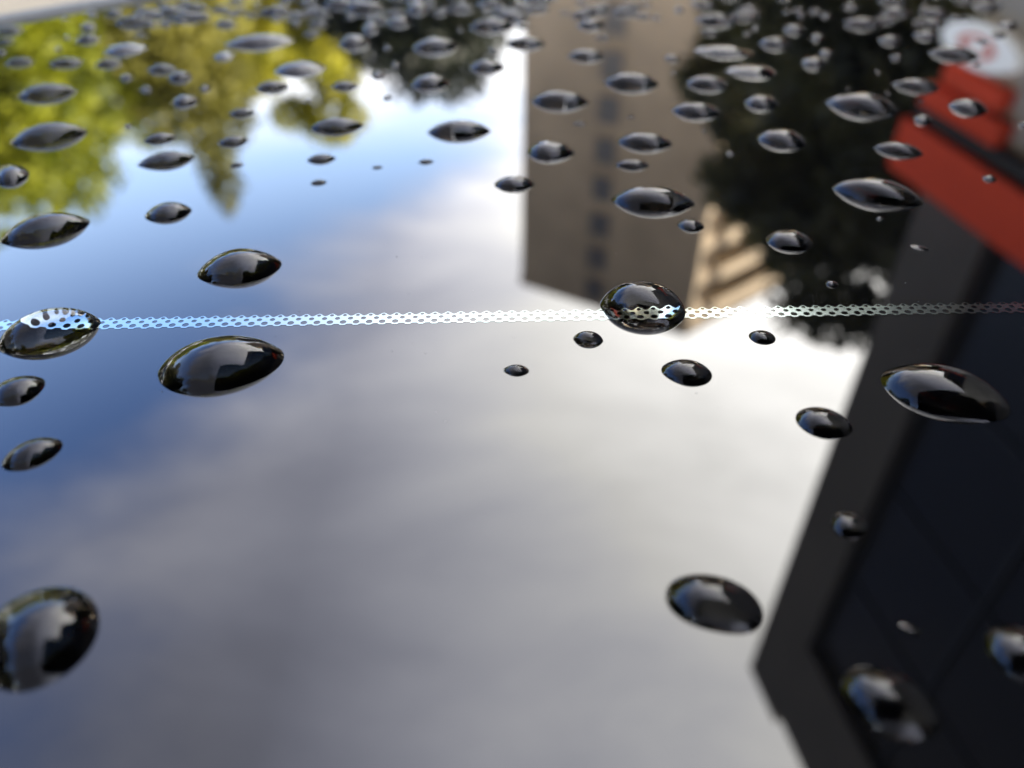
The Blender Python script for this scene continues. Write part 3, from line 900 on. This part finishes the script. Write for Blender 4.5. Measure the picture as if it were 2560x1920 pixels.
    (-26.777, 156.570, 0.866, 1.169, 0.491, 0.136, 'blurred droplet in the crowded farthest rows over the dark round tree', 'D'),
    (75.907, 182.680, 2.030, 1.015, 0.700, -0.315, 'blurred droplet in the crowded farthest rows over the dark right tree', 'R'),
    (59.212, 162.654, 1.200, 0.926, 0.514, -0.279, 'blurred droplet in the crowded farthest rows over the dark right tree', 'R'),
    (34.070, 184.237, 2.743, 1.372, 0.946, -0.146, 'blurred droplet in the crowded farthest rows over the pale tower', 'T'),
    (13.622, 159.825, 2.564, 1.282, 0.884, -0.068, 'blurred droplet in the crowded farthest rows over the pale tower', 'T'),
    (-42.274, 173.029, 0.650, 0.878, 0.368, 0.192, 'blurred droplet in the crowded farthest rows over the dark round tree', 'D'),
    (-70.515, 162.500, 1.565, 0.782, 0.540, 0.328, 'blurred droplet in the crowded farthest rows along the left roof trim', 'E'),
    (34.611, 179.802, 0.754, 1.017, 0.427, -0.152, 'blurred droplet in the crowded farthest rows over the pale tower', 'T'),
    (-29.834, 188.095, 1.580, 0.831, 0.559, 0.126, 'blurred droplet in the crowded farthest rows over the dark round tree', 'D'),
    (-53.398, 163.450, 1.422, 0.799, 0.520, 0.253, 'blurred droplet in the crowded farthest rows over the yellow trees', 'Y'),
    (95.552, 174.401, 2.447, 1.224, 0.844, -0.401, 'blurred droplet in the farthest rows above the white oval sign', 'S'),
    (-5.167, 163.745, 0.790, 1.067, 0.448, 0.025, 'blurred droplet in the crowded farthest rows over the dark round tree', 'D'),
    (56.019, 172.443, 1.444, 0.787, 0.520, -0.251, 'blurred droplet in the crowded farthest rows over the dark right tree', 'R'),
    (-57.581, 177.215, 1.227, 0.945, 0.525, 0.251, 'blurred droplet in the crowded farthest rows over the yellow trees', 'Y'),
    (-25.341, 176.098, 1.839, 0.920, 0.634, 0.114, 'blurred droplet in the crowded farthest rows over the dark round tree', 'D'),
    (-17.795, 161.860, 0.771, 1.041, 0.437, 0.088, 'blurred droplet in the crowded farthest rows over the dark round tree', 'D'),
    (7.932, 174.722, 2.074, 1.037, 0.715, -0.036, 'blurred droplet in the crowded farthest rows over the pale tower', 'T'),
    (-65.896, 181.796, 1.947, 0.973, 0.671, 0.278, 'blurred droplet in the crowded farthest rows over the yellow trees', 'Y'),
    (-12.783, 185.044, 0.983, 1.204, 0.531, 0.055, 'blurred droplet in the crowded farthest rows over the dark round tree', 'D'),
    (-66.069, 169.970, 1.370, 0.822, 0.518, 0.297, 'blurred droplet in the crowded farthest rows over the yellow trees', 'Y'),
    (-39.606, 163.176, 0.767, 1.036, 0.435, 0.190, 'blurred droplet in the crowded farthest rows over the dark round tree', 'D'),
    (75.433, 180.251, 0.877, 1.184, 0.497, -0.317, 'blurred droplet in the crowded farthest rows over the dark right tree', 'R'),
    (26.709, 167.570, 1.406, 0.812, 0.521, -0.126, 'blurred droplet in the crowded farthest rows over the pale tower', 'T'),
    (-35.073, 181.571, 2.700, 1.350, 0.931, 0.153, 'blurred droplet in the crowded farthest rows over the dark round tree', 'D'),
    (-10.003, 165.046, 2.777, 1.388, 0.958, 0.048, 'blurred droplet in the crowded farthest rows over the dark round tree', 'D'),
    (-50.228, 160.047, 1.529, 0.764, 0.527, 0.243, 'blurred droplet in the crowded farthest rows over the yellow trees', 'Y'),
    (-71.009, 155.356, 3.250, 1.625, 1.121, 0.343, 'blurred droplet in the crowded farthest rows along the left roof trim', 'E'),
    (1.444, 155.855, 0.849, 1.146, 0.481, -0.007, 'blurred droplet in the crowded farthest rows over the dark round tree', 'D'),
    (-14.089, 161.530, 1.648, 0.824, 0.568, 0.070, 'blurred droplet in the crowded farthest rows over the dark round tree', 'D'),
    (84.769, 158.010, 1.182, 0.932, 0.512, -0.394, 'blurred droplet in the farthest rows above the white oval sign', 'S'),
    (-70.275, 159.746, 3.251, 1.626, 1.121, 0.332, 'blurred droplet in the crowded farthest rows along the left roof trim', 'E'),
    (92.572, 167.277, 0.696, 0.939, 0.394, -0.404, 'blurred droplet in the farthest rows above the white oval sign', 'S'),
    (-37.057, 179.681, 0.814, 1.099, 0.461, 0.163, 'blurred droplet in the crowded farthest rows over the dark round tree', 'D'),
    (0.621, 166.065, 1.328, 0.854, 0.520, -0.003, 'blurred droplet in the crowded farthest rows over the dark round tree', 'D'),
    (55.641, 159.483, 0.674, 0.910, 0.382, -0.269, 'blurred droplet in the crowded farthest rows over the dark right tree', 'R'),
    (-31.047, 159.314, 0.975, 1.088, 0.502, 0.154, 'blurred droplet in the crowded farthest rows over the dark round tree', 'D'),
    (-3.687, 184.081, 0.832, 1.124, 0.472, 0.016, 'blurred droplet in the crowded farthest rows over the dark round tree', 'D'),
    (-41.981, 161.256, 0.988, 1.079, 0.504, 0.204, 'blurred droplet in the crowded farthest rows over the yellow trees', 'Y'),
    (-42.190, 170.939, 0.880, 1.180, 0.497, 0.194, 'blurred droplet in the crowded farthest rows over the dark round tree', 'D'),
    (11.063, 187.310, 2.944, 1.472, 1.015, -0.047, 'blurred droplet in the crowded farthest rows over the pale tower', 'T'),
    (14.101, 169.895, 1.367, 0.832, 0.520, -0.066, 'blurred droplet in the crowded farthest rows over the pale tower', 'T'),
    (-45.946, 173.966, 1.526, 0.763, 0.526, 0.207, 'blurred droplet in the crowded farthest rows over the yellow trees', 'Y'),
    (-53.271, 184.266, 2.432, 1.216, 0.839, 0.225, 'blurred droplet in the crowded farthest rows over the yellow trees', 'Y'),
    (82.626, 167.631, 0.682, 0.921, 0.387, -0.366, 'blurred droplet in the crowded farthest rows over the dark right tree', 'R'),
    (-12.549, 174.315, 0.832, 1.123, 0.472, 0.057, 'blurred droplet in the crowded farthest rows over the dark round tree', 'D'),
    (-46.195, 170.107, 1.556, 0.778, 0.537, 0.212, 'blurred droplet in the crowded farthest rows over the yellow trees', 'Y'),
    (-40.670, 179.438, 2.786, 1.393, 0.961, 0.178, 'blurred droplet in the crowded farthest rows over the dark round tree', 'D'),
    (-11.127, 180.250, 1.490, 0.824, 0.540, 0.049, 'blurred droplet in the crowded farthest rows over the dark round tree', 'D'),
    (-16.143, 167.731, 0.867, 1.171, 0.491, 0.077, 'blurred droplet in the crowded farthest rows over the dark round tree', 'D'),
    (-64.433, 157.306, 1.282, 0.874, 0.516, 0.311, 'blurred droplet in the crowded farthest rows over the yellow trees', 'Y'),
    (-7.122, 188.347, 0.905, 1.222, 0.513, 0.030, 'blurred droplet in the crowded farthest rows over the dark round tree', 'D'),
    (97.635, 167.203, 0.578, 0.780, 0.327, -0.423, 'blurred droplet in the farthest rows above the white oval sign', 'S'),
    (53.745, 162.611, 0.741, 1.000, 0.420, -0.255, 'blurred droplet in the crowded farthest rows over the dark right tree', 'R'),
    (-30.948, 168.201, 2.566, 1.283, 0.885, 0.146, 'blurred droplet in the crowded farthest rows over the dark round tree', 'D'),
    (5.393, 164.913, 2.331, 1.166, 0.804, -0.026, 'blurred droplet in the crowded farthest rows over the pale tower', 'T'),
    (45.287, 174.782, 2.708, 1.354, 0.934, -0.203, 'blurred droplet in the crowded farthest rows over the dark right tree', 'R'),
    (2.950, 174.495, 1.531, 0.769, 0.529, -0.014, 'blurred droplet in the crowded farthest rows over the pale tower', 'T'),
    (-34.309, 170.544, 2.645, 1.323, 0.912, 0.159, 'blurred droplet in the crowded farthest rows over the dark round tree', 'D'),
    (-66.116, 161.517, 3.335, 1.667, 1.150, 0.311, 'blurred droplet in the crowded farthest rows over the yellow trees', 'Y'),
    (-6.462, 183.764, 0.974, 1.200, 0.527, 0.028, 'blurred droplet in the crowded farthest rows over the dark round tree', 'D'),
    (0.266, 158.202, 3.475, 1.737, 1.198, -0.001, 'blurred droplet in the crowded farthest rows over the dark round tree', 'D'),
    (-18.952, 173.090, 3.184, 1.592, 1.098, 0.087, 'blurred droplet in the crowded farthest rows over the dark round tree', 'D'),
    (-64.309, 188.438, 2.652, 1.326, 0.915, 0.263, 'blurred droplet in the crowded farthest rows over the yellow trees', 'Y'),
    (-31.281, 179.682, 2.613, 1.306, 0.901, 0.138, 'blurred droplet in the crowded farthest rows over the dark round tree', 'D'),
    (-2.383, 164.702, 0.756, 1.021, 0.428, 0.012, 'blurred droplet in the crowded farthest rows over the dark round tree', 'D'),
    (91.194, 173.577, 0.720, 0.971, 0.408, -0.387, 'blurred droplet in the crowded farthest rows over the dark right tree', 'R'),
    (-55.423, 162.527, 0.899, 1.160, 0.498, 0.263, 'blurred droplet in the crowded farthest rows over the yellow trees', 'Y'),
    (31.074, 181.623, 1.385, 0.885, 0.540, -0.136, 'blurred droplet in the crowded farthest rows over the pale tower', 'T'),
    (-23.029, 187.868, 1.446, 0.896, 0.555, 0.098, 'blurred droplet in the crowded farthest rows over the dark round tree', 'D'),
    (-66.552, 185.616, 0.695, 0.938, 0.394, 0.275, 'blurred droplet in the crowded farthest rows over the yellow trees', 'Y'),
    (-1.584, 187.888, 2.497, 1.248, 0.861, 0.007, 'blurred droplet in the crowded farthest rows over the dark round tree', 'D'),
    (-78.622, 176.009, 2.035, 1.017, 0.702, 0.336, 'blurred droplet in the crowded farthest rows along the left roof trim', 'E'),
    (-22.743, 161.712, 2.060, 1.030, 0.710, 0.112, 'blurred droplet in the crowded farthest rows over the dark round tree', 'D'),
    (-69.830, 178.295, 1.800, 0.900, 0.621, 0.299, 'blurred droplet in the crowded farthest rows over the yellow trees', 'Y'),
    (101.888, 185.368, 1.731, 0.866, 0.597, -0.402, 'blurred droplet in the farthest rows above the white oval sign', 'S'),
    (-38.622, 164.347, 1.283, 0.878, 0.517, 0.185, 'blurred droplet in the crowded farthest rows over the dark round tree', 'D'),
    (38.388, 167.648, 2.456, 1.228, 0.847, -0.180, 'blurred droplet in the crowded farthest rows over the pale tower', 'T'),
    (-46.068, 162.503, 3.179, 1.590, 1.097, 0.221, 'blurred droplet in the crowded farthest rows over the yellow trees', 'Y'),
    (-17.699, 183.224, 2.081, 1.040, 0.718, 0.077, 'blurred droplet in the crowded farthest rows over the dark round tree', 'D'),
    (-62.064, 155.715, 1.340, 0.842, 0.518, 0.303, 'blurred droplet in the crowded farthest rows over the yellow trees', 'Y'),
    (-23.602, 172.845, 1.793, 0.897, 0.619, 0.109, 'blurred droplet in the crowded farthest rows over the dark round tree', 'D'),
    (-54.188, 182.153, 0.690, 0.932, 0.391, 0.231, 'blurred droplet in the crowded farthest rows over the yellow trees', 'Y'),
    (-42.492, 157.555, 0.711, 0.960, 0.403, 0.211, 'blurred droplet in the crowded farthest rows over the yellow trees', 'Y'),
    (-19.434, 169.447, 2.028, 1.014, 0.699, 0.091, 'blurred droplet in the crowded farthest rows over the dark round tree', 'D'),
    (-10.915, 186.503, 2.788, 1.394, 0.962, 0.047, 'blurred droplet in the crowded farthest rows over the dark round tree', 'D'),
    (-58.697, 185.258, 0.831, 1.121, 0.471, 0.245, 'blurred droplet in the crowded farthest rows over the yellow trees', 'Y'),
    (16.089, 163.163, 2.842, 1.421, 0.980, -0.079, 'blurred droplet in the crowded farthest rows over the pale tower', 'T'),
    (82.007, 161.502, 2.838, 1.419, 0.979, -0.376, 'blurred droplet in the crowded farthest rows over the dark right tree', 'R'),
    (-53.623, 160.442, 0.842, 1.137, 0.477, 0.258, 'blurred droplet in the crowded farthest rows over the yellow trees', 'Y'),
    (-41.031, 159.385, 1.611, 0.805, 0.556, 0.202, 'blurred droplet in the crowded farthest rows over the dark round tree', 'D'),
    (-78.696, 181.591, 0.667, 0.900, 0.378, 0.327, 'blurred droplet in the crowded farthest rows along the left roof trim', 'E'),
    (25.056, 159.442, 1.760, 0.880, 0.607, -0.125, 'blurred droplet in the crowded farthest rows over the pale tower', 'T'),
    (-24.079, 183.097, 2.678, 1.339, 0.924, 0.105, 'blurred droplet in the crowded farthest rows over the dark round tree', 'D'),
    (-74.572, 175.070, 1.138, 0.989, 0.517, 0.322, 'blurred droplet in the crowded farthest rows along the left roof trim', 'E'),
    (-61.928, 157.992, 3.088, 1.544, 1.065, 0.299, 'blurred droplet in the crowded farthest rows over the yellow trees', 'Y'),
    (-64.723, 153.823, 1.331, 0.846, 0.518, 0.319, 'blurred droplet in the crowded farthest rows over the yellow trees', 'Y'),
    (46.397, 161.241, 1.940, 0.970, 0.669, -0.224, 'blurred droplet in the crowded farthest rows over the dark right tree', 'R'),
    (-67.175, 158.205, 1.177, 0.939, 0.513, 0.321, 'blurred droplet in the crowded farthest rows over the yellow trees', 'Y'),
    (-36.904, 161.232, 2.081, 1.041, 0.718, 0.180, 'blurred droplet in the crowded farthest rows over the dark round tree', 'D'),
    (-77.131, 178.996, 1.565, 0.783, 0.540, 0.325, 'blurred droplet in the crowded farthest rows along the left roof trim', 'E'),
    (-40.417, 154.561, 0.967, 1.094, 0.502, 0.205, 'blurred droplet in the crowded farthest rows over the yellow trees', 'Y'),
    (-6.238, 168.778, 0.988, 1.080, 0.504, 0.030, 'blurred droplet in the crowded farthest rows over the dark round tree', 'D'),
    (-46.264, 182.477, 0.706, 0.953, 0.400, 0.199, 'blurred droplet in the crowded farthest rows over the yellow trees', 'Y'),
    (-42.714, 181.817, 0.783, 1.057, 0.444, 0.185, 'blurred droplet in the crowded farthest rows over the dark round tree', 'D'),
    (-63.022, 176.081, 0.728, 0.983, 0.413, 0.275, 'blurred droplet in the crowded farthest rows over the yellow trees', 'Y'),
    (76.791, 154.803, 1.742, 0.871, 0.601, -0.368, 'blurred droplet in the crowded farthest rows over the dark right tree', 'R'),
    (-44.130, 185.674, 2.467, 1.233, 0.851, 0.187, 'blurred droplet in the crowded farthest rows over the dark round tree', 'D'),
    (-73.699, 182.394, 0.780, 1.053, 0.442, 0.307, 'blurred droplet in the crowded farthest rows over the yellow trees', 'Y'),
    (-35.881, 176.142, 2.100, 1.050, 0.724, 0.161, 'blurred droplet in the crowded farthest rows over the dark round tree', 'D'),
    (-46.593, 164.488, 1.953, 0.977, 0.674, 0.221, 'blurred droplet in the crowded farthest rows over the yellow trees', 'Y'),
    (1.350, 185.744, 1.458, 0.876, 0.551, -0.006, 'blurred droplet in the crowded farthest rows over the dark round tree', 'D'),
    (-34.714, 168.297, 3.216, 1.608, 1.109, 0.163, 'blurred droplet in the crowded farthest rows over the dark round tree', 'D'),
    (21.857, 161.794, 2.512, 1.256, 0.866, -0.107, 'blurred droplet in the crowded farthest rows over the pale tower', 'T'),
]
GROUPS = {
    'T': 'farthest rows of droplets over the tower',
    'E': 'farthest rows of droplets along the left roof trim',
    'Y': 'farthest rows of droplets over the yellow trees',
    'D': 'farthest rows of droplets over the dark round tree',
    'R': 'farthest rows of droplets over the dark right tree',
    'S': 'farthest rows of droplets above the oval sign',
}


def droplet(x, y, a, b, h, rot, label, g):
    """A cap of water with a slightly uneven outline, in millimetres, and the wetted disc beneath it."""
    big = a > 2.2
    seg = 72 if big else (48 if a > 1.2 else 28)
    rings = 22 if big else (14 if a > 1.2 else 9)
    s = math.sqrt(a * b)
    q = h / s
    RR = (1 + q * q) / (2 * q)
    amp = 0.045 if a > 1.0 else 0.06
    har = [(k, amp * random.uniform(.3, 1) / (k - 1), random.uniform(0, 6.28)) for k in (2, 3, 4)]
    skew = random.uniform(-.07, .07)
    vs, fs = [], []
    cr, sr = math.cos(rot), math.sin(rot)

    def outline(ph):
        return 1 + sum(A * math.cos(k * ph + p) for k, A, p in har)
    for i in range(seg):
        ph = 6.283185307 * i / seg
        vs.append((0, 0, 0))
    vs = []
    for r in range(rings + 1):
        # from just under the glass up to the crown, denser at the rim
        tt = r / rings
        rho = math.cos(tt * math.pi / 2)
        z = math.sqrt(max(RR * RR - rho * rho, 0)) - (RR - q)
        if r == rings:
            vs.append((skew * a * .6, 0, z * s))
            break
        for i in range(seg):
            ph = 6.283185307 * i / seg
            k = outline(ph) * rho
            vs.append((a * k * math.cos(ph) + skew * a * (1 - rho * rho) * .6, b * k * math.sin(ph), z * s))
    base = [(v[0] * 1.004, v[1] * 1.004, -.05) for v in vs[:seg]]
    verts = base + vs
    for r in range(rings):
        o = r * seg
        for i in range(seg):
            j = (i + 1) % seg
            fs.append((o + i, o + j, o + seg + j, o + seg + i))
    o = rings * seg
    top = len(verts) - 1
    for i in range(seg):
        fs.append((o + i, o + (i + 1) % seg, top))
    ndome = len(fs)
    wo = len(verts)
    verts = verts + [(v[0] * .994, v[1] * .994, .010) for v in vs[:seg]] + [(0, 0, .010)]
    for i in range(seg):
        fs.append((wo + i, wo + (i + 1) % seg, wo + seg))
    me = bpy.data.meshes.new('water_droplet')
    me.from_pydata([((vx * cr - vy * sr) * 1e-3, (vx * sr + vy * cr) * 1e-3, vz * 1e-3) for vx, vy, vz in verts], [], fs)
    me.materials.append(m_water)
    me.materials.append(m_wet)
    me.polygons.foreach_set('use_smooth', [True] * len(fs))
    me.polygons.foreach_set('material_index', [0] * ndome + [1] * (len(fs) - ndome))
    me.update()
    ob = bpy.data.objects.new('water_droplet', me)
    COL.objects.link(ob)
    ob.location = (x * 1e-3, y * 1e-3, 0)
    tag(ob, label, 'water droplet', GROUPS.get(g, 'rain droplets on the black glass roof'))
    return ob


for row in DROPS:
    droplet(*row)

# the phone that takes the picture: only the droplets see it
m_ph = mat('black_phone_case', (0.012, 0.012, 0.013), 0.5)
ph = thing('phone', 'black phone held just above the wet roof glass', 'phone', (0, 0, 0.04))
ph.rotation_euler = (R(90 - 39.5), 0, 0)
PX0, PX1, PY0, PY1 = -0.018, 0.125, -0.014, 0.058
MB().loft([rrect(PX0 + e, PX1 - e, PY0 + e, PY1 - e, .009, z, 6) for z, e in ((.0115, .0015), (.0105, 0), (.0045, 0), (.0035, .0015))]).build('body', m_ph, ph)

# specks of dust lying on the glass
m_dust = mat('dust', (0.10, 0.10, 0.095), 0.8, var=0.9, scale=300)
du = MB()
for i in range(170):
    v = random.random()
    y = .043 + .05 * v
    x = random.uniform(-1, 1) * (.03 + y * .75)
    r = random.choice((2, 3, 4, 5, 7)) * 1e-5 * random.uniform(.6, 1.1)
    a0 = random.uniform(0, 6.28)
    n = 6
    e = random.uniform(.3, 1)
    ring = [(x + r * math.cos(6.2832 * k / n) * math.cos(a0) - r * e * math.sin(6.2832 * k / n) * math.sin(a0),
             y + r * math.cos(6.2832 * k / n) * math.sin(a0) + r * e * math.sin(6.2832 * k / n) * math.cos(a0), 1e-5) for k in range(n)]
    du.add(ring + [(x, y, 1e-5 + r * .7)], [(k, (k + 1) % n, n) for k in range(n)])
o = du.build('dust', m_dust)
tag(o, 'tiny pale dust specks scattered on the black glass', kind='stuff')
